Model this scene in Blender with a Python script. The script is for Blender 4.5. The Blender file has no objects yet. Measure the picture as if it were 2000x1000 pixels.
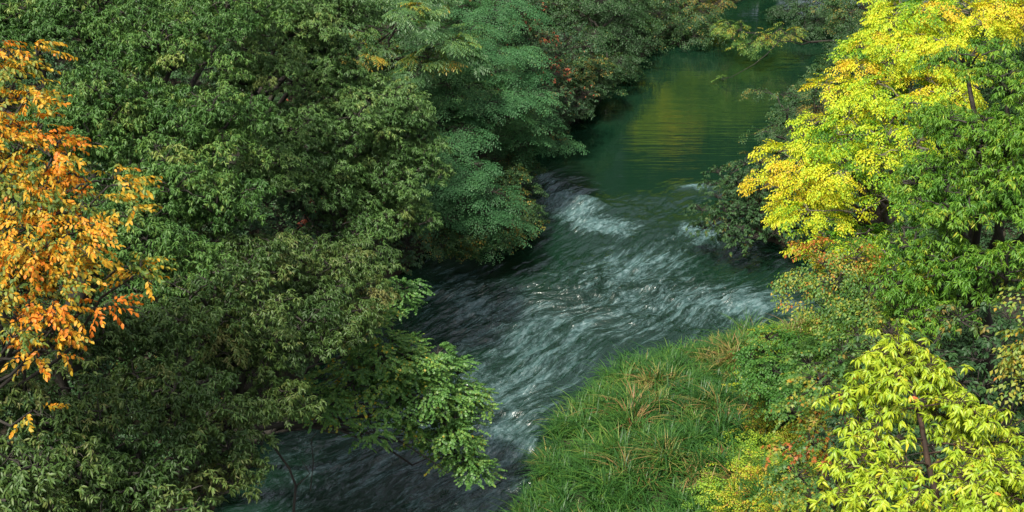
import bpy, math, random
import numpy as np
rng = np.random.default_rng(11)
random.seed(11)
SC = bpy.context.scene
COL = SC.collection
R = math.radians

# ------------------------------------------------------------------ viewpoint (a bridge 16 m above the river)
F = 2500.0; PITCH = R(25.0); CAMZ = 16.0
SP, CP = math.sin(PITCH), math.cos(PITCH)
def P(px, py, d):
    """world point seen at photo position px,py at depth d metres"""
    dx, dy = (px-1000)/F, (500-py)/F
    return np.array([dx*d, d*(CP+dy*SP), CAMZ + d*(-SP+dy*CP)])

# ------------------------------------------------------------------ noise
_perm = np.random.default_rng(3).permutation(512)
_val = np.random.default_rng(4).random(512)
def vnoise(x, y, seed=0):
    xi = np.floor(x).astype(int); yi = np.floor(y).astype(int)
    fx = x-xi; fy = y-yi
    fx = fx*fx*fx*(fx*(fx*6-15)+10); fy = fy*fy*fy*(fy*(fy*6-15)+10)
    def h(a, b): return _val[_perm[(_perm[(a+seed*17) & 511] + b) & 511]]
    a = h(xi, yi); b = h(xi+1, yi); c = h(xi, yi+1); d = h(xi+1, yi+1)
    return (a*(1-fx)+b*fx)*(1-fy) + (c*(1-fx)+d*fx)*fy
def fbm(x, y, seed=0, oct=4, gain=.5):
    s = 0; a = 1; t = 0
    for i in range(oct):
        s = s + a*vnoise(x*2**i, y*2**i, seed+i*5); t += a; a *= gain
    return s/t

# ------------------------------------------------------------------ objects
def link(name, mesh, mat=None, parent=None):
    o = bpy.data.objects.new(name, mesh); COL.objects.link(o)
    if mat is not None: mesh.materials.append(mat)
    if parent is not None: o.parent = parent
    return o
def thing(name, label, cat, loc, group=None):
    o = bpy.data.objects.new(name, None); COL.objects.link(o)
    o.location = [float(v) for v in loc]; o.empty_display_size = .3
    o['label'] = label; o['category'] = cat
    if group: o['group'] = group
    return o
def np_mesh(name, V, loops, sizes, attrs=None, smooth=False, uv=None):
    m = bpy.data.meshes.new(name)
    V = np.ascontiguousarray(V, dtype=np.float32)
    m.vertices.add(len(V)); m.vertices.foreach_set('co', V.ravel())
    loops = np.ascontiguousarray(loops, dtype=np.int32); sizes = np.ascontiguousarray(sizes, dtype=np.int32)
    m.loops.add(len(loops)); m.loops.foreach_set('vertex_index', loops)
    st = np.zeros(len(sizes), dtype=np.int32); st[1:] = np.cumsum(sizes)[:-1]
    m.polygons.add(len(sizes)); m.polygons.foreach_set('loop_start', st)
    try: m.polygons.foreach_set('loop_total', sizes)
    except Exception: pass
    if smooth: m.polygons.foreach_set('use_smooth', np.ones(len(sizes), dtype=bool))
    for k, v in (attrs or {}).items():
        a = m.attributes.new(k, 'FLOAT', 'POINT'); a.data.foreach_set('value', np.ascontiguousarray(v, dtype=np.float32))
    if uv is not None:
        l = m.uv_layers.new(name='flow'); l.data.foreach_set('uv', np.ascontiguousarray(uv[loops], dtype=np.float32).ravel())
    m.update(calc_edges=True)
    m.validate(verbose=False)
    return m

# ------------------------------------------------------------------ materials
def new_mat(name):
    m = bpy.data.materials.new(name); m.use_nodes = True
    nt = m.node_tree; nt.nodes.clear()
    return m, nt, nt.nodes, nt.links
def leaf_mat(name, stops, rough=.45, spec=.5, trans=.35, tint=(1.25, 1.15, .55)):
    m, nt, N, L = new_mat(name)
    out = N.new('ShaderNodeOutputMaterial'); mix = N.new('ShaderNodeMixShader')
    bs = N.new('ShaderNodeBsdfPrincipled'); tr = N.new('ShaderNodeBsdfTranslucent')
    at = N.new('ShaderNodeAttribute'); at.attribute_name = 'age'
    rp = N.new('ShaderNodeValToRGB'); e = rp.color_ramp.elements
    while len(e) < len(stops): e.new(.5)
    for el, (p, c) in zip(e, stops): el.position = p; el.color = (*c, 1)
    L.new(at.outputs['Fac'], rp.inputs['Fac'])
    tm = N.new('ShaderNodeMix'); tm.data_type = 'RGBA'; tm.blend_type = 'MULTIPLY'; tm.inputs[0].default_value = 1
    L.new(rp.outputs['Color'], tm.inputs[6]); tm.inputs[7].default_value = (*tint, 1)
    L.new(rp.outputs['Color'], bs.inputs['Base Color']); L.new(tm.outputs[2], tr.inputs['Color'])
    bs.inputs['Roughness'].default_value = rough; bs.inputs['Specular IOR Level'].default_value = spec
    mix.inputs['Fac'].default_value = trans
    L.new(bs.outputs[0], mix.inputs[1]); L.new(tr.outputs[0], mix.inputs[2]); L.new(mix.outputs[0], out.inputs['Surface'])
    return m
def bark_mat(name, c1, c2, scale=9):
    m, nt, N, L = new_mat(name)
    out = N.new('ShaderNodeOutputMaterial'); bs = N.new('ShaderNodeBsdfPrincipled')
    tc = N.new('ShaderNodeTexCoord'); mp = N.new('ShaderNodeMapping'); mp.inputs['Scale'].default_value = (1, 1, .25)
    no = N.new('ShaderNodeTexNoise'); no.inputs['Scale'].default_value = scale; no.inputs['Detail'].default_value = 8
    rp = N.new('ShaderNodeValToRGB'); rp.color_ramp.elements[0].position = .35; rp.color_ramp.elements[1].position = .7
    rp.color_ramp.elements[0].color = (*c1, 1); rp.color_ramp.elements[1].color = (*c2, 1)
    bu = N.new('ShaderNodeBump'); bu.inputs['Strength'].default_value = .5; bu.inputs['Distance'].default_value = .03
    L.new(tc.outputs['Object'], mp.inputs[0]); L.new(mp.outputs[0], no.inputs['Vector']); L.new(no.outputs['Fac'], rp.inputs['Fac'])
    L.new(rp.outputs['Color'], bs.inputs['Base Color']); L.new(no.outputs['Fac'], bu.inputs['Height']); L.new(bu.outputs[0], bs.inputs['Normal'])
    bs.inputs['Roughness'].default_value = .85; L.new(bs.outputs[0], out.inputs['Surface'])
    return m

BARK = bark_mat('bark_dark', (.012, .010, .007), (.042, .036, .026))
BARK_GREY = bark_mat('bark_grey', (.06, .05, .042), (.2, .17, .14))
BARK_RED = bark_mat('bark_reddish', (.02, .012, .008), (.07, .038, .022))

LM = dict(
 oak=leaf_mat('leaf_oak', [(0, (.030, .086, .016)), (.5, (.066, .152, .030)), (.8, (.112, .205, .040)), (1, (.18, .23, .05))], .48, .3, .18),
 oak_cool=leaf_mat('leaf_oak_cool', [(0, (.036, .092, .020)), (.5, (.074, .156, .036)), (.8, (.112, .205, .048)), (1, (.18, .24, .06))], .46, .35, .18),
 oak_brown=leaf_mat('leaf_oak_brown', [(0, (.030, .070, .014)), (.45, (.062, .120, .026)), (.75, (.102, .155, .035)), (1, (.15, .155, .045))], .46, .33, .18),
 orange=leaf_mat('leaf_orange', [(0, (.09, .17, .03)), (.3, (.22, .27, .045)), (.46, (.53, .38, .03)), (.75, (.70, .34, .022)), (1, (.66, .20, .02))], .5, .35, .38, (1.2, 1.0, .6)),
 maple=leaf_mat('leaf_maple', [(0, (.028, .10, .032)), (.5, (.062, .175, .062)), (.85, (.11, .24, .08)), (1, (.2, .28, .06))], .5, .3, .35, (1.1, 1.15, .7)),
 ash=leaf_mat('leaf_ash', [(0, (.045, .12, .04)), (.5, (.085, .19, .06)), (.8, (.15, .26, .06)), (.93, (.3, .32, .05)), (1, (.42, .3, .04))], .45, .5, .35),
 dogwood=leaf_mat('leaf_dogwood', [(0, (.028, .07, .03)), (.6, (.055, .125, .05)), (.85, (.12, .15, .05)), (.93, (.2, .1, .03)), (1, (.32, .08, .04))], .5, .3, .25),
 dark=leaf_mat('leaf_dark', [(0, (.018, .048, .016)), (.6, (.036, .092, .028)), (.9, (.065, .13, .032)), (1, (.2, .16, .03))], .5, .3, .25),
 far=leaf_mat('leaf_far', [(0, (.02, .05, .02)), (.6, (.035, .085, .035)), (1, (.07, .13, .045))], .55, .35, .25),
 yellow=leaf_mat('leaf_yellow', [(0, (.06, .19, .02)), (.22, (.18, .38, .022)), (.44, (.44, .58, .028)), (.76, (.64, .64, .03)), (1, (.64, .46, .03))], .5, .3, .42, (1.15, 1.1, .5)),
 willow=leaf_mat('leaf_willow', [(0, (.045, .14, .014)), (.5, (.105, .25, .024)), (.85, (.2, .35, .03)), (1, (.4, .42, .035))], .45, .35, .35),
 lime=leaf_mat('leaf_lime', [(0, (.17, .34, .025)), (.5, (.38, .51, .03)), (.85, (.52, .56, .035)), (.95, (.75, .58, .03)), (1, (.7, .2, .06))], .42, .45, .42, (1.12, 1.08, .45)),
 sapling=leaf_mat('leaf_sapling', [(0, (.06, .16, .035)), (.5, (.12, .27, .06)), (.82, (.22, .34, .06)), (.94, (.42, .4, .05)), (1, (.6, .42, .03))], .45, .5, .38),
 shrub=leaf_mat('leaf_shrub', [(0, (.03, .11, .018)), (.5, (.065, .18, .03)), (.85, (.13, .25, .035)), (1, (.3, .34, .04))], .48, .3, .3),
 mixed=leaf_mat('leaf_mixed', [(0, (.05, .14, .028)), (.4, (.12, .24, .038)), (.65, (.28, .32, .04)), (.88, (.44, .29, .03)), (1, (.42, .13, .03))], .5, .4, .38),
)

# ------------------------------------------------------------------ leaf sprays
class Tmpl:
    def __init__(s): s.V = []; s.lid = []; s.loops = []; s.sizes = []; s.n = 0; s.nl = 0
    def _put(s, v, faces):
        v = np.array(v); s.V.append(v); s.lid += [s.nl]*len(v)
        for f in faces: s.loops += [i+s.n for i in f]; s.sizes.append(len(f))
        s.n += len(v); s.nl += 1
    def leaf(s, pos, d, up, L, W, kind='blade', curl=.25, fold=.3):
        d = np.array(d, float); d /= np.linalg.norm(d); up = np.array(up, float)
        y = np.cross(up, d); n = np.linalg.norm(y)
        if n < 1e-4: y = np.array([0, 1., 0]); n = 1
        y /= n; z = np.cross(d, y); B = np.array([d, y, z]); pos = np.array(pos)
        if kind == 'blade':
            w1, w2 = W*.5, W*.42
            q = [(0, 0, 0), (.35*L, w1, fold*w1), (.35*L, 0, 0), (.35*L, -w1, fold*w1),
                 (.72*L, w2*.85, fold*w2-curl*L*.22), (.72*L, 0, -curl*L*.25), (.72*L, -w2*.85, fold*w2-curl*L*.22), (L*.97, 0, -curl*L*.62)]
            f = [(0, 2, 1), (0, 3, 2), (1, 2, 5, 4), (2, 3, 6, 5), (4, 5, 7), (5, 6, 7)]
        elif kind == 'kite':
            q = [(0, 0, 0), (.45*L, W*.5, fold*W*.5), (L, 0, -curl*L*.5), (.45*L, -W*.5, fold*W*.5)]
            f = [(0, 3, 2), (0, 2, 1)]
        elif kind == 'star':           # palmate leaf, five pointed lobes
            q = [(.02*L, 0, 0)]; f = []
            angs = [-2.2, -1.65, -1.1, -.55, 0, .55, 1.1, 1.65, 2.2]; rad = [.5, .28, .85, .4, 1.0, .4, .85, .28, .5]
            for a, r_ in zip(angs, rad): q.append((.25*L+.75*L*r_*math.cos(a), .75*W*r_*math.sin(a), -curl*L*.5*r_*r_))
            f = [(0, i, i+1) for i in range(1, 9)]
        elif kind == 'round':          # broad leaf with a lobed outline
            q = [(0, 0, 0), (.2*L, W*.42, 0), (.5*L, W*.5, fold*.1*W), (.72*L, W*.3, -curl*.1*L), (L, 0, -curl*L*.4), (.72*L, -W*.3, -curl*.1*L), (.5*L, -W*.5, fold*.1*W), (.2*L, -W*.42, 0)]
            f = [(0, 4, 3, 2, 1), (0, 7, 6, 5, 4)]
        q = np.array(q)
        s._put(pos + q @ B, f)
    def done(s):
        s.V = np.concatenate(s.V); s.lid = np.array(s.lid); s.loops = np.array(s.loops); s.sizes = np.array(s.sizes); return s
U = random.uniform
def t_whorl(n, L, W, tl=.14, droop=(10, 65), kind='blade', curl=.3, fold=.3):
    t = Tmpl()
    for i in range(n):
        a = 2*math.pi*(i+U(0, .6))/n*1.0; el = R(-U(*droop))
        if math.cos(a) < -.3 and random.random() < .4: a += math.pi
        k = U(.3, 1); p = (tl*k, 0, -.03*k*k)
        d = (math.cos(a)*math.cos(el), math.sin(a)*math.cos(el), math.sin(el))
        t.leaf(p, d, (U(-.4, .4), U(-.4, .4), 1), L*U(.7, 1.15), W*U(.8, 1.15), kind, curl, fold)
    return t.done()
def t_alt(n, tl, L, W, ang=(40, 75), droop=(0, 35), sag=.25, kind='kite', rollj=.35, side=2, curl=.25, fold=.3):
    t = Tmpl()
    for i in range(n):
        k = (i+.6)/n; p = (tl*k, U(-.01, .01), -sag*tl*k*k)
        sg = 1 if i % 2 else -1
        a = R(U(*ang))*sg*(1-.5*k*k); el = R(-U(*droop))
        if i == n-1: a = 0
        d = (math.cos(a)*math.cos(el), math.sin(a)*math.cos(el), math.sin(el)-sag*k*.7)
        t.leaf(p, d, (U(-rollj, rollj), U(-rollj, rollj), 1), L*U(.7, 1.1), W*U(.8, 1.15), kind, curl, fold)
    return t.done()
def t_fan(nb, n, tl, L, W, spread=50, sag=.2, kind='kite', droop=(0, 25), rollj=.3):
    """flat layered spray: side shoots off one shoot, leaves on each"""
    t = Tmpl()
    for b in range(nb):
        k0 = b/nb; a0 = R(U(.5, 1)*spread)*(1 if b % 2 else -1)*(1 if b < nb-1 else 0)
        ll = tl*(1-.55*k0)*.75; ox = tl*k0*.75
        for i in range(n):
            k = (i+.7)/n; x = ox+ll*k*math.cos(a0); y = ll*k*math.sin(a0); r2 = math.hypot(x, y)/tl
            p = (x, y, -sag*tl*r2*r2+U(-.012, .012))
            a = a0+R(U(35, 70))*(1 if i % 2 else -1); el = R(-U(*droop))
            d = (math.cos(a), math.sin(a), math.sin(el)-sag*r2)
            t.leaf(p, d, (U(-rollj, rollj), U(-rollj, rollj), 1), L*U(.7, 1.1), W*U(.8, 1.15), kind)
    return t.done()
def t_pinnate(nr, nl, rl, L, W):
    t = Tmpl()
    for r_ in range(nr):
        a0 = R(-70+140*(r_+U(.2, .8))/nr); rr = rl*U(.8, 1.1)
        for i in range(nl):
            k = .2+.8*(i//2*2+1)/nl; x = rr*k*math.cos(a0); y = rr*k*math.sin(a0)
            p = (x, y, .12*rr*k-.3*rr*k*k)
            a = a0+R(65)*(1 if i % 2 else -1)*(0 if i == nl-1 else 1)
            t.leaf(p, (math.cos(a), math.sin(a), -.2-.35*k), (U(-.2, .2), U(-.2, .2), 1), L*U(.8, 1.1), W, 'kite')
    return t.done()
def many(fn, k, *a, **kw): return [fn(*a, **kw) for _ in range(k)]
TM = dict(
 oak=many(t_whorl, 8, 13, .084, .024, .14, (0, 75)),
 oakfine=many(t_whorl, 8, 14, .085, .021, .15, (0, 75)),
 cherry=many(t_alt, 8, 11, .27, .066, .033, (30, 80), (5, 60), .25, 'blade', .6),
 maple=many(t_fan, 6, 8, 7, .55, .065, .036, 55, .22, 'kite', (0, 20), .25),
 ash=many(t_pinnate, 5, 5, 13, .42, .105, .036),
 small=many(t_fan, 6, 5, 6, .42, .075, .042, 50, .25, 'kite', (0, 40), .5),
 zelkova=many(t_fan, 6, 4, 8, .44, .076, .038, 42, .18, 'kite', (0, 45), .6),
 willow=many(t_whorl, 8, 13, .105, .022, .18, (0, 60), 'blade', .35),
 chestnut=many(t_whorl, 8, 11, .093, .025, .08, (5, 60), 'blade', .45, .35),
 sapling=many(t_alt, 6, 11, .26, .056, .052, (35, 80), (0, 40), .2, 'round', .45),
 mapleleaf=many(t_alt, 6, 10, .32, .072, .072, (35, 80), (0, 50), .25, 'star', .5),
 shrub=many(t_fan, 5, 4, 6, .3, .07, .042, 55, .15, 'kite', (-10, 40), .5),
 broad=many(t_whorl, 6, 9, .098, .044, .12, (0, 55), 'blade', .3),
 far=many(t_fan, 4, 4, 5, .8, .2, .12, 55, .25, 'kite', (0, 50), .6),
)
def bake(name, tmpls, pos, yaw, pitch, roll, scale, age, agej=.12, offset=(0, 0, 0)):
    """place the sprays; 'age' (a leaf's stage between young green and autumn colour) is a random value per leaf"""
    Vs, As, Ls, Ss = [], [], [], []; base = 0
    pick = rng.integers(0, len(tmpls), len(pos))
    off = np.array(offset)
    for ti, t in enumerate(tmpls):
        ix = np.where(pick == ti)[0]
        if not len(ix): continue
        cy, sy = np.cos(yaw[ix]), np.sin(yaw[ix]); cp, sp = np.cos(pitch[ix]), np.sin(pitch[ix]); cr, sr = np.cos(roll[ix]), np.sin(roll[ix])
        o = np.zeros_like(cy); i1 = np.ones_like(cy)
        Rz = np.stack([cy, -sy, o, sy, cy, o, o, o, i1], -1).reshape(-1, 3, 3)
        Ry = np.stack([cp, o, sp, o, i1, o, -sp, o, cp], -1).reshape(-1, 3, 3)     # positive pitch turns the tip down
        Rx = np.stack([i1, o, o, o, cr, -sr, o, sr, cr], -1).reshape(-1, 3, 3)
        M = Rz @ Ry @ Rx
        V = np.einsum('nij,vj->nvi', M, t.V)*scale[ix][:, None, None] + (pos[ix]-off)[:, None, :]
        A = np.clip(age[ix][:, None] + rng.normal(0, agej, (len(ix), t.nl)), 0, 1)[:, t.lid]
        n, nv = len(ix), len(t.V)
        Vs.append(V.reshape(-1, 3)); As.append(A.ravel())
        Ls.append((t.loops[None, :] + (np.arange(n)*nv)[:, None] + base).ravel()); Ss.append(np.tile(t.sizes, n)); base += n*nv
    return np_mesh(name, np.concatenate(Vs), np.concatenate(Ls), np.concatenate(Ss), {'age': np.concatenate(As)})

# ------------------------------------------------------------------ wood
class Tubes:
    def __init__(s): s.V = []; s.F = []; s.n = 0
    def add(s, pts, rad, sides=5):
        pts = np.asarray(pts, float); n = len(pts); rad = np.broadcast_to(np.asarray(rad, float), (n,))
        T = np.gradient(pts, axis=0); T /= np.linalg.norm(T, axis=1)[:, None]+1e-9
        ref = np.array([.31, .95, .05]) if abs(T[0, 1]) < .8 else np.array([1., 0, .1])
        A = np.cross(T, ref); A /= np.linalg.norm(A, axis=1)[:, None]+1e-9; B = np.cross(T, A)
        th = np.arange(sides)*2*math.pi/sides
        ring = A[:, None, :]*np.cos(th)[None, :, None] + B[:, None, :]*np.sin(th)[None, :, None]
        s.V.append((pts[:, None, :] + ring*rad[:, None, None]).reshape(-1, 3))
        i = np.arange(n-1)[:, None]*sides; j = np.arange(sides)[None, :]; j2 = (j+1) % sides
        s.F.append(np.stack([i+j, i+j2, i+sides+j2, i+sides+j], -1).reshape(-1, 4) + s.n); s.n += n*sides
    def mesh(s, name, off=(0, 0, 0)):
        Fq = np.concatenate(s.F)
        return np_mesh(name, np.concatenate(s.V)-np.array(off), Fq.ravel(), np.full(len(Fq), 4), smooth=True)
def curve(a, b, n=7, bow=.1, jit=.04, droop=0):
    a = np.asarray(a, float); b = np.asarray(b, float); t = np.linspace(0, 1, n)[:, None]; L = np.linalg.norm(b-a)
    p = a+(b-a)*t; p[:, 2] += (bow*L*np.sin(math.pi*t)-droop*L*t*t)[:, 0]
    j = rng.normal(0, jit*L, (n, 3)); j[0] = 0; j[-1] = 0
    return p+j*np.sin(math.pi*t)

# ------------------------------------------------------------------ terrain
LY = np.array([-40, 0, 15, 21.8, 30, 35, 38, 41, 43.5, 48, 53.8, 60, 63.6, 68, 71, 73, 75, 90])
LX = np.array([-16, -10, -7.5, -6.2, -4.4, -2.4, -1.0, -.4, .8, 3.2, 5.3, 8, 10, 14, 20, 30, 60, 90])
RY = np.array([-40, 0, 15, 21.8, 24.7, 27.2, 28.6, 29.6, 31, 33.4, 34.8, 36, 40, 47, 54.6, 60, 64, 66, 68, 90])
RX = np.array([-10, -5, -1.8, .3, 1.0, 2.5, 5.0, 8.2, 9.6, 9.4, 8.2, 7.2, 7.8, 10.2, 13.8, 17, 22, 30, 60, 95])
def xl(y): return np.interp(y, LY, LX)
def xr(y): return np.interp(y, RY, RX)
def shore_dist(x, y, PX, PY):
    d = np.full(x.shape, 1e9)
    for i in range(len(PX)-1):
        ax, ay, bx, by = PX[i], PY[i], PX[i+1], PY[i+1]; L2 = (bx-ax)**2+(by-ay)**2
        t = np.clip(((x-ax)*(bx-ax)+(y-ay)*(by-ay))/L2, 0, 1)
        d = np.minimum(d, np.hypot(x-ax-t*(bx-ax), y-ay-t*(by-ay)))
    return d
def ground_z(x, y):
    x = np.asarray(x, float); y = np.asarray(y, float)
    l = xl(y)-x; r_ = x-xr(y)
    l = np.sign(l)*shore_dist(x, y, LX, LY); r_ = np.sign(r_)*shore_dist(x, y, RX, RY)
    n = fbm(x*.35+50, y*.35+50, 2, 4)-.5
    d = np.maximum(l, r_)
    bed = -.15-.55*np.clip(-d/2.0, 0, 1)+.12*n
    dl = np.clip(l, 0, 60); dr = np.clip(r_, 0, 60)
    zl = .25*np.clip(dl/.5, 0, 1)+np.where(dl < 25, .55*dl, 13.75+.25*(dl-25))
    zl = np.where(y > 62, np.minimum(zl*(1-.6*np.clip((y-62)/6, 0, 1)), 13.75-(13.75-4)*np.clip((y-62)/8, 0, 1)), zl)
    low = .25*np.clip(dr/.6, 0, 1)+.10*np.clip(dr, 0, 4)+.42*np.clip(dr-4, 0, 25)+.2*np.clip(dr-29, 0, 40)
    z = np.where(d < 0, bed, np.where(l > r_, zl, low))
    z = z+n*np.clip(d, 0, 3)*.35
    far = np.clip((y-90)*.15, 0, 12)
    return np.where(d > 0, z, z)+far*(d > 0)

def grid_sheet(xs, ys):
    X, Y = np.meshgrid(xs, ys); nx, ny = len(xs), len(ys)
    i = (np.arange(ny-1)[:, None]*nx+np.arange(nx-1)[None, :])
    Fq = np.stack([i, i+1, i+nx+1, i+nx], -1).reshape(-1, 4)
    return X.ravel(), Y.ravel(), Fq
xs = np.concatenate([np.linspace(-900, -60, 15)[:-1], np.linspace(-60, -16, 45)[:-1], np.arange(-16, 24, .2), np.linspace(24, 70, 45), np.linspace(70, 900, 15)[1:]])
ys = np.concatenate([np.linspace(-600, -30, 12)[:-1], np.linspace(-30, 12, 43)[:-1], np.arange(12, 70, .2), np.linspace(70, 110, 41), np.linspace(110, 1400, 16)[1:]])
X, Y, Fq = grid_sheet(xs, ys)
m, nt, N, L = new_mat('soil')
out = N.new('ShaderNodeOutputMaterial'); bs = N.new('ShaderNodeBsdfPrincipled'); tc = N.new('ShaderNodeTexCoord')
no = N.new('ShaderNodeTexNoise'); no.inputs['Scale'].default_value = 3.0; no.inputs['Detail'].default_value = 9
rp = N.new('ShaderNodeValToRGB'); rp.color_ramp.elements[0].color = (.012, .012, .006, 1); rp.color_ramp.elements[1].color = (.05, .036, .018, 1)
rp.color_ramp.elements[0].position = .35; rp.color_ramp.elements[1].position = .72
bu = N.new('ShaderNodeBump'); bu.inputs['Strength'].default_value = .7; bu.inputs['Distance'].default_value = .06
L.new(tc.outputs['Object'], no.inputs['Vector']); L.new(no.outputs['Fac'], rp.inputs['Fac']); L.new(rp.outputs['Color'], bs.inputs['Base Color'])
L.new(no.outputs['Fac'], bu.inputs['Height']); L.new(bu.outputs[0], bs.inputs['Normal']); bs.inputs['Roughness'].default_value = .9
L.new(bs.outputs[0], out.inputs['Surface']); SOIL = m
g = link('ground', np_mesh('ground', np.stack([X, Y, ground_z(X, Y)], -1), Fq.ravel(), np.full(len(Fq), 4), smooth=True), SOIL)
g['kind'] = 'structure'; g['label'] = 'dark soil of the river banks and bed'

# ------------------------------------------------------------------ river
xs = np.concatenate([np.arange(-16, -8, .25), np.arange(-8, 12, .045), np.arange(12, 26, .2), np.arange(26, 75, 2.)])
ys = np.concatenate([np.arange(-30, 19, .5), np.arange(19, 48, .06), np.arange(48, 76, .1)])
X, Y, Fq = grid_sheet(xs, ys)
gz = ground_z(X, Y); wet = gz < .12
keepF = wet[Fq].any(1); Fq = Fq[keepF]
used = np.unique(Fq); rem = np.full(len(X), -1); rem[used] = np.arange(len(used)); X, Y, gz = X[used], Y[used], gz[used]; Fq = rem[Fq]
ca_, sa_ = math.cos(R(47)), math.sin(R(47))
wx = X+1.3*(fbm(X*.3, Y*.3, 61, 2)-.5); wy = Y+1.3*(fbm(X*.3+9, Y*.3, 63, 2)-.5)
S, T = wx*ca_+wy*sa_, -wx*sa_+wy*ca_      # along and across the current
def blob(px, py, rx, ry, ang=0):
    c = P(px, py, 1); d = 16/(16-c[2]); c = P(px, py, d)
    ex = X-c[0]; ey = Y-c[1]; ca, sa = math.cos(ang), math.sin(ang)
    u = ex*ca+ey*sa; v = -ex*sa+ey*ca
    return np.exp(-((u/rx)**2+(v/ry)**2))
# where the water breaks (rough) and carries air bubbles plus painted sky sheen (foam)
rough = np.clip(blob(1110, 410, 1.0, 1.9, .25)+.9*blob(1190, 450, 1.3, 1.2)+.55*blob(1080, 350, .9, .9)+1.0*blob(1370, 480, 1.7, 1.6, .4)+.9*blob(1200, 560, 2.4, 2.0, .5)
        +.8*blob(1330, 590, 2.3, 1.6)+.75*blob(1000, 620, 2.4, 2.4)+.75*blob(1020, 730, 1.5, 1.7)+.65*blob(880, 560, 1.5, 2.)+.6*blob(1000, 850, 1.3, 2.2)+.6*blob(760, 900, 3.2, 2.6)
        +.6*blob(1480, 600, 2., 1.5)+.6*blob(900, 760, 2., 2.2)+.5*blob(1370, 370, .9, .6)+.45*blob(1270, 400, 1.4, .8)+.6*blob(950, 960, 1.6, 2)+.6*blob(1220, 650, 2., 1.), 0, 1)
foam_sheen = np.clip(.0+1.25*blob(1110, 400, .7, 1.4, .25)+1.35*blob(1185, 445, .85, .7)+.5*blob(1070, 350, .6, .6)+.75*blob(1390, 455, 1.1, 1.0, .4)+.62*blob(1240, 520, 1.8, 1.2, .5)
        +.45*blob(1340, 590, 2.4, 1.3)+.3*blob(1200, 650, 2.0, 1.0)+.40*blob(1010, 620, 2.2, 1.8)+.42*blob(1060, 720, 1.2, 1.5)+.34*blob(880, 560, 1.4, 2.)+.34*blob(1000, 850, 1., 1.6)+.38*blob(760, 900, 3.2, 2.6)
        +.42*blob(1480, 600, 1.9, 1.3)+.7*blob(1370, 365, .8, .28)+.36*blob(900, 760, 1.9, 2.1)+.38*blob(950, 960, 1.2, 1.8), 0, 1)
foam_sheen = np.clip(foam_sheen+.10*np.clip((44-Y)/4, 0, 1)*np.clip((xr(Y)-X)/2, 0, 1), 0, 1)
foam_sheen = foam_sheen*(1-.85*blob(1290, 420, .9, .6))*(1-.8*blob(1500, 490, 1.5, .7))
rdg = 1-2*np.abs(fbm(S*.9+40, T*2.6, 91, 3)-.5)*2
wav = (fbm(S*.8, T*2.2, 1, 3)-.5)*1.0+(fbm(S*1.8+9, T*5.0, 7, 3)-.5)*.55+.35*np.clip(rdg, 0, 1)**2
lump = .22-np.abs(fbm(X*1.6+30, Y*1.6, 21, 4)-.5)*1.6
Z = rough*.26*wav+.22*lump*(blob(1115, 405, 1., 1.7, .25)+blob(1190, 455, 1.1, .9)+.5*blob(1390, 460, 1.2, 1.0)+.4*blob(1230, 530, 1.6, 1.2))
Z += .007*(fbm(X*.35, Y*3.6, 31, 3)-.5)*(1-rough)
Z += .16*blob(1150, 400, .9, .5)*(.6+fbm(X*2, Y*2, 4, 3))+.10*blob(1350, 440, 1.1, .45, .5)
m, nt, N, L = new_mat('river_water')
out = N.new('ShaderNodeOutputMaterial'); bs = N.new('ShaderNodeBsdfPrincipled')
uv = N.new('ShaderNodeUVMap'); uv.uv_map = 'flow'
fa = N.new('ShaderNodeAttribute'); fa.attribute_name = 'foam_sheen'; ra = N.new('ShaderNodeAttribute'); ra.attribute_name = 'rough'
def mapping(scale, src=None):
    mp = N.new('ShaderNodeMapping'); mp.inputs['Scale'].default_value = scale; L.new((src or uv.outputs[0]), mp.inputs[0]); return mp.outputs[0]
def noise(vec, scale, detail=5, rough=.55, dist=0.):
    n_ = N.new('ShaderNodeTexNoise'); n_.inputs['Scale'].default_value = scale; n_.inputs['Detail'].default_value = detail
    n_.inputs['Roughness'].default_value = rough; n_.inputs['Distortion'].default_value = dist; L.new(vec, n_.inputs['Vector']); return n_.outputs['Fac']
def mth(op, a, b=None, c=None, clamp=False):
    n_ = N.new('ShaderNodeMath'); n_.operation = op; n_.use_clamp = clamp
    for i, v in enumerate((a, b, c)):
        if v is None: continue
        if isinstance(v, (int, float)): n_.inputs[i].default_value = v
        else: L.new(v, n_.inputs[i])
    return n_.outputs[0]
streak = noise(mapping((.45, 2.2, 1)), 2.0, 6, .6, .15)
streak2 = noise(mapping((1.0, 3.2, 1)), 4.4, 8, .7, .2)
fo = mth('ADD', mth('MULTIPLY', streak, .68), mth('MULTIPLY', streak2, .32))      # about .5, give or take .12
fo = mth('SUBTRACT', fo, mth('MULTIPLY_ADD', fa.outputs['Fac'], -.30, .615))
fo = mth('MULTIPLY', fo, 4.4, clamp=True)
fo = mth('MULTIPLY', fo, mth('MULTIPLY', fa.outputs['Fac'], 2.5, clamp=True), clamp=True)
cm = N.new('ShaderNodeMix'); cm.data_type = 'RGBA'; L.new(fo, cm.inputs[0]); cm.inputs[6].default_value = (.0045, .021, .0105, 1); 
cf = N.new('ShaderNodeMix'); cf.data_type = 'RGBA'; L.new(mth('MULTIPLY', mth('SUBTRACT', streak2, .45), 4., clamp=True), cf.inputs[0]); cf.inputs[6].default_value = (.060, .132, .128, 1); cf.inputs[7].default_value = (.21, .30, .31, 1)  # streak colours: aerated water, with silvery sky reflection on ripples painted in
L.new(cf.outputs[2], cm.inputs[7])
L.new(cm.outputs[2], bs.inputs['Base Color'])
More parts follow.
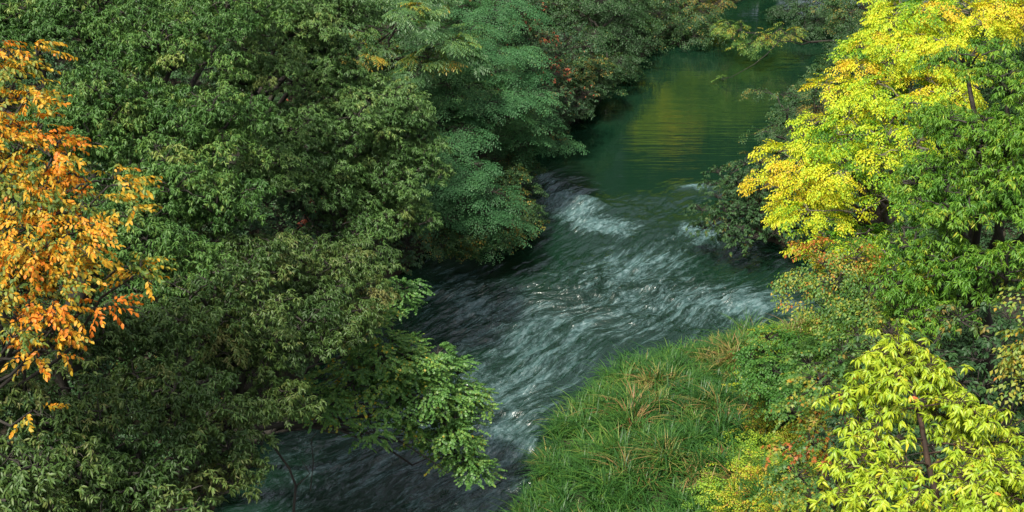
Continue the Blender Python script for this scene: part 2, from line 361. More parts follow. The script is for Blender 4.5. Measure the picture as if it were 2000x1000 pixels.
L.new(mth('MULTIPLY_ADD', ra.outputs['Fac'], .14, mth('MULTIPLY_ADD', fo, .2, .04)), bs.inputs['Roughness']); bs.inputs['IOR'].default_value = 1.55; bs.inputs['Specular IOR Level'].default_value = .9
h1 = noise(mapping((.9, 2.8, 1)), 4.5, 4, .5, .3); tc = N.new('ShaderNodeTexCoord')
h2 = noise(mapping((.3, 3.2, 1), tc.outputs['Object']), 2.4, 3, .5, .3)
bu = N.new('ShaderNodeBump'); bu.inputs['Distance'].default_value = .12; L.new(h1, bu.inputs['Height']); L.new(mth('MULTIPLY', ra.outputs['Fac'], .85, clamp=True), bu.inputs['Strength'])
b2 = N.new('ShaderNodeBump'); b2.inputs['Distance'].default_value = .05; b2.inputs['Strength'].default_value = .09; L.new(h2, b2.inputs['Height']); L.new(bu.outputs[0], b2.inputs['Normal'])
L.new(b2.outputs[0], bs.inputs['Normal']); L.new(bs.outputs[0], out.inputs['Surface']); WATER = m
w = link('river', np_mesh('river', np.stack([X, Y, Z], -1), Fq.ravel(), np.full(len(Fq), 4), {'foam_sheen': foam_sheen, 'rough': rough}, True, np.stack([S, T], -1)), WATER)
w['kind'] = 'structure'; w['label'] = 'green river with white rapids flowing towards the viewer'

# ------------------------------------------------------------------ trees
def lobes_of(spec):
    out = []
    for l in spec:
        px, py, d, rx, ry = l[:5]; age = l[5] if len(l) > 5 else None
        c = P(px, py, d); k = d/F
        out.append((c, np.array([rx*k, max(rx, ry)*k*.9, ry*k]), age))
    return out
def split(lobes, n, age, agej, size=(.36, .54), low=-.35):
    """break every big mass of a crown into boughs"""
    out = []
    for li, (c, r, a) in enumerate(lobes):
        for q in range(n):
            z = 1-(1-low)*(q+.5)/n; ph = q*2.39996+li+rng.uniform(-.3, .3); h = math.sqrt(max(0, 1-z*z))
            d = np.array([h*math.cos(ph), h*math.sin(ph), z]); k = rng.uniform(*size)
            out.append((c+d*r*rng.uniform(.5, .95), r*k*np.array([1.1, 1.1, .8]), (age if a is None else a)+rng.normal(0, agej)))
    return out
def grow(lobes, clump_r, dens, per, age, agej, bottom=.6, yawj=.7, gap=0., pit=(.1, .55), flat=.62, reach=(.66, 1.14)):
    """clumps over each lobe, sprays over each clump; returns the spray arrays and the clumps"""
    pos, yaw, pitch, ages, clumps = [], [], [], [], []; LC = np.array([l[0] for l in lobes]); LR = np.array([l[1] for l in lobes])
    for li, (c, r, a) in enumerate(lobes):
        area = 4*math.pi*((r[0]*r[1])**1.6/3+(r[0]*r[2])**1.6/3+(r[1]*r[2])**1.6/3)**(1/1.6)
        n = max(2, int(dens*area/(math.pi*clump_r**2)))
        la = age if a is None else a
        for q in range(n):
            z = 1-2*(q+.5)/n; ph = q*2.39996+rng.uniform(-.35, .35)
            z = np.clip(z+rng.uniform(-.12, .12), -1, 1); s_ = math.sqrt(max(0, 1-z*z)); dr = np.array([s_*math.cos(ph), s_*math.sin(ph), z])
            if z < -.35 and rng.random() < bottom: continue
            p = c+dr*r*rng.uniform(*reach)
            ins = (((p-LC)/LR)**2).sum(1) < .42; ins[li] = False
            if ins.any() and rng.random() < .85: continue
            if gap and rng.random() < gap: continue
            cr = clump_r*rng.uniform(.7, 1.3); ca = la+rng.normal(0, agej)
            clumps.append((p, dr, c, li))
            K = max(3, int(per*(cr/clump_r)**2*rng.uniform(.8, 1.2)))
            u = rng.normal(0, 1, (K, 3)); u /= np.linalg.norm(u, axis=1)[:, None]; u[:, 2] = np.where(u[:, 2] < -.25, -u[:, 2]*.6, u[:, 2])
            rad = rng.uniform(.25, 1.0, K)**.45
            o = u*rad[:, None]*np.array([cr, cr, cr*flat]); o[:, 2] -= .35*(o[:, 0]**2+o[:, 1]**2)/cr
            pos.append(p+o); v = o/cr+dr*.55
            yaw.append(np.arctan2(v[:, 1], v[:, 0])+rng.normal(0, yawj, K)); pitch.append(rng.uniform(pit[0], pit[1], K)+.35*np.clip(-u[:, 2], -.6, 1))
            ages.append(np.full(K, ca)+rng.normal(0, agej*.5, K))
    return np.concatenate(pos), np.concatenate(yaw), np.concatenate(pitch), np.concatenate(ages), clumps
def tree(name, label, cat, spec, tm, mat, base=None, clump_r=.44, dens=.86, per=40, age=.45, agej=.15, leafj=.13, scale=(.85, 1.2), bark=None, group=None,
         trunk_r=.16, bottom=.6, gap=0., yawj=.7, pit=(.1, .55), rollj=.25, parts=('trunk', 'branches', 'crown'), fork=.55, wood=1.0, lobes=None, flat=.62, reach=(.66, 1.14), sub=0, subage=.14, shrink=1., extra=()):
    lobes = lobes or [(c, r*shrink, a) for c, r, a in lobes_of(spec)]; cs = np.array([l[0] for l in lobes]); top = cs[np.argmax(cs[:, 2])]
    if base is None: base = (cs[:, 0].mean(), cs[:, 1].mean()+.4)
    b = np.array([base[0], base[1], float(ground_z(base[0], base[1]))-.1])
    big = lobes
    if sub: lobes = split(lobes, sub, age, subage)
    pos, yaw, pitch, ages, clumps = grow(lobes, clump_r, dens, per, age, agej, bottom, yawj, gap, pit, flat, reach)
    root = thing(name, label, cat, b, group); bark = bark or BARK
    mid = cs.mean(0); f = b+(mid-b)*fork; f[2] = b[2]+(max(mid[2], b[2]+.6)-b[2])*fork
    tr = Tubes(); tr.add(curve(b, f, 8, 0, .02), np.linspace(trunk_r*1.15, trunk_r*.75, 8), 9)
    br = Tubes()
    for c, r, a in big:
        tgt = c-np.array([0, 0, .3])*r; n = 8
        br.add(curve(f, tgt, n, .06, .035), np.linspace(trunk_r*.42, trunk_r*.14, n), 6)
    if sub:
        for li, (c, r, a) in enumerate(lobes):
            B = big[li//sub]; br.add(curve(B[0]-np.array([0, 0, .3])*B[1], c, 6, .06, .04), np.linspace(trunk_r*.14, .012, 6), 5)
    for p, dr, c, li in clumps:
        r = lobes[li][1]; s0 = c+(p-c)*.15-np.array([0, 0, .2])*r
        br.add(curve(s0, p-np.array([0, 0, .08]), 6, .05, .05), np.linspace(.02, .007, 6)*wood, 4)
    for pts, ra, rb in extra: br.add(np.array([P(*q) for q in pts]), np.linspace(ra, rb, len(pts)), 6)
    # twigs out to a share of the sprays
    ix = rng.choice(len(pos), min(len(pos), 900), replace=False); cp = np.array([c[0] for c in clumps])
    for i in ix:
        j = np.argmin(((cp-pos[i])**2).sum(1)); br.add(curve(cp[j]-np.array([0, 0, .08]), pos[i], 4, .05, .05), np.linspace(.011, .005, 4)*wood, 3)
    link(parts[0], tr.mesh(parts[0], b), bark, root); link(parts[1], br.mesh(parts[1], b), bark, root)
    n = len(pos)
    link(parts[2], bake(parts[2], TM[tm], pos, yaw, pitch, rng.normal(0, rollj, n), rng.uniform(scale[0], scale[1], n), ages, leafj, b), LM[mat], root)
    return root
SH = ('stem', 'branches', 'foliage')
OAKS = 'evergreen oaks on the left bank'
tree('evergreen_oak', 'tall green evergreen oak at the upper left, behind the orange tree', 'tree',
     [(60, 40, 26, 150, 120), (190, 60, 25, 150, 120), (330, 110, 24.5, 140, 110), (440, 40, 27, 130, 110), (230, 240, 23.5, 150, 120), (110, 300, 22.5, 130, 130), (390, 270, 23.5, 130, 110), (300, 390, 22, 140, 110), (420, 410, 22.5, 110, 90), (200, 480, 20.5, 130, 110), (330, 520, 20.5, 120, 90), (-90, 60, 26, 130, 150)],
     'oak', 'oak', base=(-9.5, 23.5), trunk_r=.28, group=OAKS, sub=9, clump_r=.27, per=30, dens=.8, bottom=.85, flat=.5, shrink=.84)
tree('evergreen_oak', 'evergreen oak with a bare dark limb showing, between two fuller oaks at the top', 'tree',
     [(560, 50, 29.5, 100, 90), (640, 30, 31, 90, 80), (500, 150, 28, 90, 80), (640, 100, 30, 80, 50), (560, 10, 31, 110, 60), (480, -60, 31, 120, 80), (620, 160, 29.5, 60, 40)],
     'oakfine', 'oak_cool', base=(-8, 31), trunk_r=.22, group=OAKS, sub=9, clump_r=.27, per=30, dens=.8, bottom=.85, flat=.5, shrink=.84)
tree('evergreen_oak', 'greyish evergreen oak with a rounded crown reaching out over the rapids', 'tree',
     [(740, 230, 30, 110, 90), (650, 250, 29, 100, 80), (790, 330, 30, 75, 80), (710, 370, 29.3, 100, 80), (560, 260, 28, 100, 80), (600, 350, 28, 100, 70), (780, 430, 29.5, 70, 60), (500, 340, 26.5, 80, 70), (690, 450, 28, 80, 50)],
     'oakfine', 'oak_cool', base=(-5.5, 30), trunk_r=.24, group=OAKS, sub=9, clump_r=.27, per=30, dens=.8, bottom=.85, flat=.5, shrink=.84)
tree('evergreen_oak', 'darkest evergreen oak filling the lower left corner under the orange tree', 'tree',
     [(120, 660, 17.5, 130, 90), (290, 650, 18.5, 130, 90), (420, 600, 20, 110, 90), (150, 820, 15.5, 130, 90), (320, 790, 16.8, 130, 90), (60, 940, 14.3, 140, 90), (240, 950, 15.2, 140, 90), (400, 930, 17, 100, 90), (440, 840, 18, 80, 70), (-60, 780, 15.5, 120, 110), (200, 1060, 14.5, 180, 90)],
     'oak', 'oak_brown', base=(-8.3, 16.5), trunk_r=.3, group=OAKS, age=.4, sub=9, clump_r=.27, per=30, dens=.8, bottom=.85, flat=.5, shrink=.84)
tree('evergreen_oak', 'brownish evergreen oak at the water edge beside the pale green sapling', 'tree',
     [(470, 530, 22, 100, 80), (590, 540, 23.5, 110, 80), (690, 520, 25.5, 70, 60), (560, 660, 21.8, 110, 90), (650, 640, 23, 80, 80), (460, 700, 20.5, 100, 90), (520, 790, 20, 70, 60), (700, 590, 24, 50, 50), (400, 690, 20, 80, 80)],
     'oakfine', 'oak_brown', base=(-7, 22), trunk_r=.22, group=OAKS, sub=9, clump_r=.27, per=30, dens=.8, bottom=.85, flat=.5, shrink=.84)
tree('cherry_tree', 'orange autumn cherry tree at the left edge of the view', 'tree',
     [(2, 90, 15.5, 45, 22, .6), (42, 110, 15.5, 40, 16, .62), (-8, 140, 15.3, 50, 25, .55), (62, 165, 15.2, 35, 14, .6), (-18, 200, 15.2, 60, 25, .45), (47, 190, 15, 45, 18, .4), (-13, 250, 15, 70, 28, .6), (82, 240, 15, 30, 14, .6), (32, 290, 14.8, 70, 28, .58), (102, 305, 14.6, 50, 18, .6), (-8, 340, 14.6, 80, 35, .4), (92, 360, 14.5, 60, 22, .4), (172, 355, 14.6, 60, 16, .62), (212, 360, 14.7, 35, 12, .65), (32, 400, 14.3, 90, 35, .42), (132, 410, 14.4, 70, 24, .55), (222, 420, 14.6, 45, 16, .6), (12, 460, 14, 90, 35, .58), (112, 470, 14.1, 80, 28, .45), (197, 480, 14.3, 50, 18, .5), (42, 530, 13.9, 90, 32, .42), (132, 540, 14, 70, 25, .6), (232, 520, 14.3, 40, 12, .55), (262, 535, 14.4, 25, 12, .62), (12, 570, 13.7, 80, 24, .55), (112, 590, 13.8, 70, 18, .45), (172, 600, 14, 35, 14, .65), (12, 620, 13.6, 60, 12, .35), (102, 640, 13.7, 36, 9, .55), (82, 680, 13.7, 16, 6, .6), (-98, 300, 15, 80, 120, .5), (-108, 500, 14, 80, 90, .5), (64, 800, 13.5, 14, 5, .5)],
     'cherry', 'orange', base=(-10.5, 13), shrink=.9, clump_r=.18, per=10, dens=1.0, gap=.25, flat=.5, reach=(.5, 1.3), pit=(-.1, .4), bark=BARK, trunk_r=.085, agej=.2, leafj=.18, rollj=.4, wood=.7)
tree('ash_tree', 'light green tree with feathery compound leaves behind the oaks', 'tree',
     [(760, 50, 35.5, 100, 50), (850, 80, 36, 60, 40), (690, 10, 36.5, 90, 50), (800, 130, 36, 60, 28), (680, 120, 34.5, 50, 30, .75), (860, 130, 36.5, 40, 25), (820, 20, 38, 80, 40, .3)],
     'ash', 'ash', base=(-6.5, 38), clump_r=.55, per=13, age=.5, agej=.2, gap=.1, scale=(.9, 1.3))
MAP = 'blue-green maples on the left bank'
tree('maple_tree', 'blue-green maple with layered feathery branches above the pool', 'tree',
     [(920, 100, 39.5, 90, 45), (970, 180, 39.5, 80, 40), (890, 190, 38, 70, 45), (1010, 240, 40, 55, 30), (1060, 285, 41, 40, 16), (950, 30, 42, 90, 45), (880, 270, 37, 60, 40), (960, 130, 40, 80, 30)],
     'maple', 'maple', base=(-4.2, 38), clump_r=.6, per=22, dens=1.15, flat=.22, yawj=.5, pit=(.1, .5), rollj=.15, group=MAP, scale=(.9, 1.3))
tree('maple_tree', 'lower blue-green maple drooping to the bank beside the rapids', 'tree',
     [(900, 340, 36, 60, 45), (930, 400, 36, 60, 35), (880, 410, 35.5, 50, 40), (960, 440, 36.5, 40, 20), (860, 350, 35.5, 50, 50)],
     'maple', 'maple', base=(-3.6, 35.5), clump_r=.55, per=20, dens=1.15, flat=.22, yawj=.5, rollj=.15, age=.25, group=MAP)
tree('dogwood_tree', 'dark green tree with a few red leaves leaning over the dark pool', 'tree',
     [(1020, 70, 44, 60, 50, .6), (1065, 140, 45.5, 55, 40), (1115, 195, 46, 45, 20), (1050, 180, 44, 60, 40), (1010, 10, 44, 60, 40, .72), (1100, 90, 47, 60, 40, .4), (1080, 230, 44, 30, 20)],
     'broad', 'dogwood', base=(0, 46), clump_r=.5, per=22, dens=1.1, age=.5, agej=.2, leafj=.18)
FOR = 'dark trees on the far left bank'
tree('forest_tree', 'dark broadleaf tree on the far bank where the pool narrows', 'tree',
     [(1150, 20, 55, 80, 50), (1210, 70, 55, 60, 45), (1230, 20, 58, 70, 40), (1130, 100, 50, 40, 40), (1190, 130, 52, 35, 25)],
     'small', 'dark', base=(3.5, 55), clump_r=.7, per=22, group=FOR, scale=(1, 1.6))
tree('forest_tree', 'dark tree with orange touched twigs hanging over the sunny reflection', 'tree',
     [(1300, 20, 60, 60, 35), (1350, 40, 59, 45, 25, .75), (1340, 85, 58, 28, 20, .6), (1390, 10, 60, 40, 22, .85), (1280, 70, 58, 40, 25)],
     'small', 'dark', base=(8, 64), clump_r=.6, per=20, group=FOR, scale=(1, 1.6), leafj=.2)
FRB = 'dark shrubs on the far right bank'
tree('riverside_shrub', 'dark shrub at the top where the river bends away', 'shrub',
     [(1570, 20, 62, 50, 40), (1620, 50, 60, 60, 35), (1690, 20, 58, 70, 50, .8), (1740, 50, 54, 60, 50)],
     'small', 'dark', base=(17.5, 63), clump_r=.6, per=22, group=FRB, parts=SH, trunk_r=.08, scale=(1, 1.5))
tree('riverside_shrub', 'low dark shrub beside the water below the river bend', 'shrub',
     [(1645, 105, 52, 35, 28), (1680, 90, 52, 45, 40), (1680, 160, 48, 45, 40), (1720, 130, 47, 60, 60)],
     'small', 'dark', base=(14.5, 51), clump_r=.5, per=20, group=FRB, parts=SH, trunk_r=.08)
tree('alder_tree', 'thin dark tree with sparse twigs leaning across the green pool', 'tree',
     [(1520, 180, 43, 55, 30), (1590, 220, 42, 50, 50), (1490, 250, 42, 45, 18), (1550, 280, 40.5, 50, 30), (1600, 310, 40, 45, 40), (1460, 300, 41.5, 40, 14), (1430, 335, 41, 30, 14)],
     'small', 'dark', base=(10.5, 41), clump_r=.4, per=7, dens=.75, age=.65, gap=.3, flat=.4, scale=(.7, 1.1))
tree('overhanging_tree', 'sparse olive twig reaching over the pool from the top edge', 'tree',
     [(1440, 60, 56, 40, 18, .45), (1480, 82, 55, 35, 12, .5), (1540, 70, 56, 30, 16, .4), (1425, 150, 53, 18, 8, .4)],
     'small', 'mixed', base=(16.5, 57), clump_r=.35, per=6, dens=.8, age=.6, gap=.2, scale=(.8, 1.2), trunk_r=.07)
tree('riverside_bush', 'dark green bush overhanging the right side of the rapids', 'bush',
     [(1420, 410, 37, 50, 45), (1480, 370, 37.5, 55, 55), (1450, 440, 36.8, 55, 30), (1530, 400, 37.5, 50, 65), (1510, 450, 36.5, 50, 30), (1420, 350, 38, 40, 30)],
     'broad', 'dark', base=(8.6, 36.2), clump_r=.42, per=24, dens=1.1, age=.55, parts=SH, trunk_r=.1)
tree('zelkova_tree', 'bright yellow zelkova tree catching the sun over the right bank', 'tree',
     [(1798, 30, 28, 90, 40, .5), (1728, 60, 27.8, 60, 30, .55), (1718, 120, 27.5, 70, 35, .52), (1828, 100, 27, 90, 40, .55), (1678, 190, 27, 65, 32, .5), (1768, 190, 26.5, 80, 35, .42), (1848, 170, 26.3, 60, 30, .5), (1638, 270, 26.6, 60, 28, .48), (1718, 260, 26.2, 80, 32, .4), (1558, 310, 27, 55, 26, .6), (1528, 365, 27, 45, 26, .72), (1618, 350, 26.4, 60, 28, .55), (1588, 410, 26.5, 60, 26, .6), (1698, 330, 26, 80, 32, .35), (1678, 410, 25.8, 80, 32, .28), (1788, 280, 25.5, 70, 32, .4), (1758, 380, 25.4, 60, 30, .3), (1648, 470, 26, 70, 26, .3), (1718, 480, 25.6, 60, 26, .22), (1908, 20, 28, 90, 40, .62), (2008, 10, 28, 90, 40, .66), (1618, 160, 27.5, 28, 14, .6), (1603, 235, 27, 28, 12, .6), (1498, 330, 27.2, 22, 12, .7)],
     'zelkova', 'yellow', base=(9.2, 27.5), clump_r=.33, per=16, dens=.85, gap=.12, flat=.35, reach=(.6, 1.3), yawj=.5, shrink=.92, agej=.17, leafj=.13, bark=BARK_GREY, trunk_r=.2, rollj=.35, scale=(.8, 1.15))
tree('willow_oak_tree', 'large fresh green tree with narrow hanging leaves at the right edge', 'tree',
     [(1890, 120, 24, 75, 60), (1970, 170, 23, 80, 70), (1830, 240, 23.5, 60, 45, .6), (1910, 270, 22.5, 90, 65), (1800, 350, 23, 75, 55), (1870, 410, 22.3, 90, 65), (1970, 380, 21.8, 80, 80), (1780, 480, 22.5, 75, 55), (1740, 560, 22.5, 55, 45), (1870, 540, 22, 95, 65), (1970, 530, 21.3, 70, 70), (1800, 620, 22, 70, 40), (2060, 330, 22, 100, 200)],
     'willow', 'willow', base=(9.6, 21.5), clump_r=.3, per=26, dens=.85, bottom=.85, sub=8, flat=.5, shrink=.9, trunk_r=.24, age=.45)
tree('maple_bush', 'green and orange maple leaning over the bay behind the round bush', 'tree',
     [(1632, 540, 24.5, 60, 45, .36), (1602, 590, 25, 36, 22, .36), (1692, 580, 24, 60, 55, .32), (1662, 640, 24, 50, 30, .3), (1732, 640, 23, 60, 45, .25), (1642, 500, 25, 50, 25, .38)],
     'small', 'mixed', base=(8.4, 24.5), clump_r=.38, per=14, dens=1.0, agej=.2, leafj=.2, trunk_r=.09)
tree('maple_bush', 'maple bush with a few red leaves just left of the lime tree top', 'bush',
     [(1690, 710, 20.5, 50, 40, .22), (1650, 760, 20.5, 50, 40, .38), (1620, 720, 22, 40, 35, .25), (1720, 660, 21, 50, 30, .2), (1690, 790, 19, 50, 40, .3)],
     'mapleleaf', 'mixed', clump_r=.34, per=24, agej=.16, leafj=.18, parts=SH, trunk_r=.06)
tree('autumn_shrub', 'small orange shrub at the right edge beside the green tree', 'shrub',
     [(2000, 590, 17, 20, 30, .55), (1985, 695, 16.8, 24, 24, .58), (2000, 750, 16.5, 22, 22, .65), (2065, 690, 16.8, 45, 60, .6)],
     'small', 'mixed', clump_r=.22, per=9, agej=.12, leafj=.15, parts=SH, trunk_r=.05)
tree('laurel_shrub', 'dark laurel shrub behind the lime coloured young tree', 'shrub',
     [(1780, 700, 20, 70, 50), (1870, 720, 19, 80, 55), (1915, 645, 20.3, 80, 45), (1950, 790, 18, 80, 70), (1860, 810, 18.5, 80, 60), (1960, 900, 16.5, 80, 70), (2010, 720, 18.5, 60, 70), (1700, 860, 18, 60, 60), (1780, 920, 17, 90, 70)],
     'broad', 'dark', clump_r=.42, per=22, age=.55, parts=SH, trunk_r=.09)
tree('round_bush', 'rounded dense green bush at the far end of the grassy bank', 'bush',
     [(1525, 705, 27.6, 60, 42), (1590, 695, 27.2, 55, 38), (1535, 755, 26.8, 60, 42), (1600, 755, 25.8, 55, 45), (1640, 700, 26, 40, 36)],
     'shrub', 'shrub', clump_r=.32, per=24, age=.4, parts=SH, trunk_r=.06)
tree('yellow_shrub', 'yellow and green leafy shrub between the grass and the lime tree', 'shrub',
     [(1590, 820, 23, 40, 35, .5), (1560, 890, 21, 45, 35, .6), (1620, 880, 20.5, 45, 45, .2), (1640, 800, 21.5, 45, 35, .55), (1590, 950, 19.5, 60, 40, .3)],
     'mapleleaf', 'mixed', clump_r=.28, per=20, agej=.2, leafj=.2, parts=SH, trunk_r=.05)
tree('bank_shrub', 'low dark shrub on the left bank below the blue-green maples', 'shrub',
     [(900, 460, 36, 50, 25, .6), (960, 460, 36.5, 40, 20, .7), (1010, 420, 38.5, 35, 30), (980, 370, 39, 50, 40), (1000, 320, 41, 40, 30), (860, 470, 35.5, 35, 20, .8)],
     'shrub', 'dark', clump_r=.35, per=18, dens=1.2, age=.6, leafj=.2, parts=SH, trunk_r=.05, base=(-2.6, 37.5))
tree('bank_shrub', 'shrub with ferny leaves hanging from the far bank into the dark pool', 'shrub',
     [(1165, 165, 50, 40, 25), (1115, 205, 48.5, 40, 20), (1215, 125, 53, 25, 22), (1070, 250, 46, 30, 14), (1140, 145, 49, 50, 40)],
     'shrub', 'dark', clump_r=.45, per=20, dens=1.2, age=.6, parts=SH, trunk_r=.05, base=(3.2, 50), scale=(1, 1.5))
tree('understory_shrub', 'shaded shrub under the oaks with some reddish dead leaves', 'shrub',
     [(560, 430, 28, 80, 45, .3), (680, 400, 31, 60, 40, .97), (620, 300, 31, 60, 50, .5), (650, 480, 30, 60, 40, .4), (760, 490, 31, 60, 30, .5), (600, 180, 32, 70, 50, .6)],
     'broad', 'dogwood', clump_r=.45, per=16, parts=SH, trunk_r=.07, base=(-6.3, 31.5))

# pale green sapling reaching out over the water, with bare branches under it
tree('linden_sapling', 'pale green sapling spreading over the dark water on the left', 'tree',
     [(790, 700, 25.5, 80, 30), (850, 740, 25.8, 70, 30), (900, 780, 26, 50, 28), (780, 770, 25, 80, 30), (850, 810, 25.5, 65, 25), (900, 840, 25.8, 35, 25), (690, 740, 24.5, 60, 35, .6), (640, 790, 24, 45, 25, .6), (740, 700, 24.8, 60, 40, .5), (770, 600, 26, 40, 35, .4), (790, 560, 26.5, 25, 25, .4), (720, 640, 25, 50, 40, .65), (915, 915, 25.6, 36, 22), (890, 880, 25.7, 45, 24), (840, 850, 25.5, 45, 22), (710, 845, 24, 22, 16, .3)],
     'sapling', 'sapling', base=(-6.6, 23.2), clump_r=.26, per=26, dens=1.0, gap=.1, flat=.35, bark=BARK, agej=.12, leafj=.15, trunk_r=.09, rollj=.25, pit=(0, .4), scale=(.75, 1.1), fork=.35,
     extra=[([(440, 845, 23.2), (500, 835, 23.5), (560, 829, 23.8), (600, 832, 24), (650, 826, 24.4), (700, 818, 24.7), (745, 800, 25)], .065, .025), ([(600, 832, 24), (640, 842, 24.1), (668, 850, 24.2)], .028, .012),
            ([(735, 828, 24.6), (765, 850, 24.8), (810, 880, 25), (850, 905, 25.2), (875, 925, 25.3)], .02, .008), ([(720, 815, 24.7), (790, 840, 25), (850, 865, 25.2), (880, 880, 25.4)], .018, .007), ([(768, 700, 25.3), (766, 660, 25.5), (768, 600, 25.9), (775, 560, 26.2)], .022, .01)])
br = Tubes(); b = P(560, 1010, 21.5)
dead = thing('dead_branch', 'bare mossy branch standing in the water at the lower left', 'branch', b)
pts = np.array([P(572, 1010, 21.5), P(578, 950, 21.6), P(565, 915, 21.7), P(540, 880, 21.6), P(520, 850, 21.4), P(500, 830, 21.2)])
br.add(pts, np.linspace(.026, .013, 6), 6); br.add(np.array([P(606, 960, 21.8), P(612, 900, 22), P(608, 860, 22.1), P(618, 845, 22.2)]), [.012, .011, .009, .007], 4)
br.add(np.array([P(578, 950, 21.6), P(605, 925, 21.8), P(590, 900, 21.9)]), [.014, .01, .006], 4)
link('branches', br.mesh('branches', b), BARK, dead)

# lime coloured young tree in the foreground
def lime_tree():
    base = np.array([4.35, 10.6, 0]); base[2] = float(ground_z(base[0], base[1]))-.1
    root = thing('chestnut_sapling', 'lime yellow young tree with long hanging leaves in the lower right corner', 'tree', base)
    tr = Tubes(); br = Tubes()
    stem = np.array([base, P(1850, 1150, 12.2), P(1836, 1000, 12.4), P(1812, 900, 12.5), P(1800, 830, 12.55), P(1785, 770, 12.6), P(1765, 715, 12.65), P(1745, 675, 12.7), P(1733, 652, 12.7)])
    tr.add(stem, [.06, .045, .036, .03, .026, .021, .016, .011, .006], 8)
    pos, yaw, pitch, sc, age = [], [], [], [], []
    def shoot(a, b, n, r0=.016, bow=.12, droop=.0, ages=.5, spread=.16):
        c = curve(a, b, 9, bow, .02, droop); br.add(c, np.linspace(r0, .004, 9), 5)
        for q in range(n):
            k = .36+.64*(q+rng.uniform(.3, .9))/n; i = min(int(k*8), 7); p = c[i]+(c[i+1]-c[i])*(k*8-i); d = c[i+1]-c[i]
            off = rng.normal(0, spread*.6, 3)*np.array([1, 1, .45]) if q < n-1 else np.zeros(3); e = p+off+np.array([0, 0, .03])
            if q < n-1: br.add(curve(p, e, 4, .1, .02), [.006, .005, .004, .003], 3)
            v = off+d/np.linalg.norm(d)*.09; pos.append(e); yaw.append(math.atan2(v[1], v[0])+rng.normal(0, .5)); pitch.append(rng.uniform(-.1, .45)); sc.append(rng.uniform(.8, 1.15)); age.append(ages+rng.normal(0, .1))
    def at(k): 
        i = min(int(k), len(stem)-2); return stem[i]+(stem[i+1]-stem[i])*(k-i)
    E = [(7.8, 1737, 655, 12.6, 3), (7.0, 1722, 705, 12.5, 5), (7.0, 1762, 695, 12.8, 5), (6.5, 1795, 712, 12.8, 8), (6.4, 1712, 745, 12.6, 7), (6.0, 1830, 735, 12.7, 9), (5.9, 1735, 760, 12.3, 12), (5.6, 1848, 762, 12.9, 11), (5.4, 1710, 775, 12.9, 10), 
         (5.0, 1640, 780, 12.7, 16), (4.8, 1890, 805, 12.6, 14), (4.6, 1935, 830, 12.3, 18), (4.5, 1690, 850, 12.3, 9), (4.3, 1880, 850, 12.9, 13), (3.6, 1640, 925, 12.0, 17), (3.4, 1960, 910, 12.1, 17), (3.2, 1990, 940, 11.8, 16), 
         (2.9, 1680, 990, 11.6, 15), (2.7, 1930, 990, 11.4, 16), (2.6, 2020, 1000, 11.9, 16), (2.4, 1620, 970, 11.8, 12), (2.2, 1740, 1040, 11.3, 14), (2.2, 1960, 1060, 11.2, 14), (2.9, 2040, 880, 12.6, 14)]
    for k, px, py, d, n in E: shoot(at(k), P(px, py, d), int(n*4.2), .011 if k < 6 else .007, .15)
    ix = np.arange(len(pos)); ag = np.array(age); top = np.array([p[2] for p in pos]); 
    link('trunk', tr.mesh('trunk', base), BARK_RED, root); link('branches', br.mesh('branches', base), BARK_RED, root)
    n = len(pos)
    link('crown', bake('crown', TM['chestnut'], np.array(pos), np.array(yaw), np.array(pitch), rng.normal(0, .25, n), np.array(sc), ag, .14, base), LM['lime'], root)
lime_tree()

# ------------------------------------------------------------------ reed grass and weeds
def blades(name, pts, hgt, wid, age, lean=1.5, nb=36, seg=5, tuft=.06):
    """pts: tuft positions; every tuft is a fan of arching blades"""
    n = len(pts); Vs = []
    m_ = n*nb; base = np.repeat(pts, nb, 0); base[:, :2] += rng.normal(0, tuft, (m_, 2))
    yaw = rng.uniform(0, 2*math.pi, m_); yaw = np.repeat(rng.uniform(0, 2*math.pi, n), nb)+rng.normal(0, 1.6, m_); h = np.repeat(hgt, nb)*rng.uniform(.55, 1.15, m_); ln = rng.uniform(.15, 1, m_)*lean; w = wid*rng.uniform(.7, 1.3, m_)
    d = np.stack([np.cos(yaw), np.sin(yaw), np.zeros(m_)], -1); s_ = np.stack([-np.sin(yaw), np.cos(yaw), np.zeros(m_)], -1)
    V = np.zeros((m_, 2*seg+1, 3))
    for q in range(seg+1):
        k = q/seg; out_ = (ln*h)*(k**1.7); zz = h*(k-.42*ln*k**2.6)
        c = base+d*out_[:, None]; c[:, 2] += zz
        if q < seg:
            ww = (w*(1-.75*k**1.5))[:, None]; V[:, 2*q] = c-s_*ww; V[:, 2*q+1] = c+s_*ww
        else: V[:, 2*q] = c
    lp = []; sz = []
    for q in range(seg-1): lp += [2*q, 2*q+1, 2*q+3, 2*q+2]; sz.append(4)
    lp += [2*seg-2, 2*seg-1, 2*seg]; sz.append(3)
    lp = np.array(lp); nv = 2*seg+1
    A = np.clip(np.repeat(age, nb)+rng.normal(0, .12, m_), 0, 1)
    return np_mesh(name, V.reshape(-1, 3), (lp[None]+(np.arange(m_)*nv)[:, None]).ravel(), np.tile(sz, m_), {'age': np.repeat(A, nv)})
GRASS = leaf_mat('reed_blade', [(0, (.022, .085, .018)), (.4, (.055, .16, .027)), (.62, (.13, .25, .035)), (.78, (.3, .27, .08)), (1, (.34, .19, .085))], .45, .45, .35)
WEED = leaf_mat('weed_leaf', [(0, (.12, .27, .03)), (.45, (.3, .46, .035)), (.7, (.52, .5, .04)), (.88, (.5, .32, .05)), (1, (.36, .15, .05))], .5, .35, .4)
n = 8500
x = rng.uniform(-3, 10, n); y = rng.uniform(12, 31, n); dr = x-xr(y)
z = ground_z(x, y)
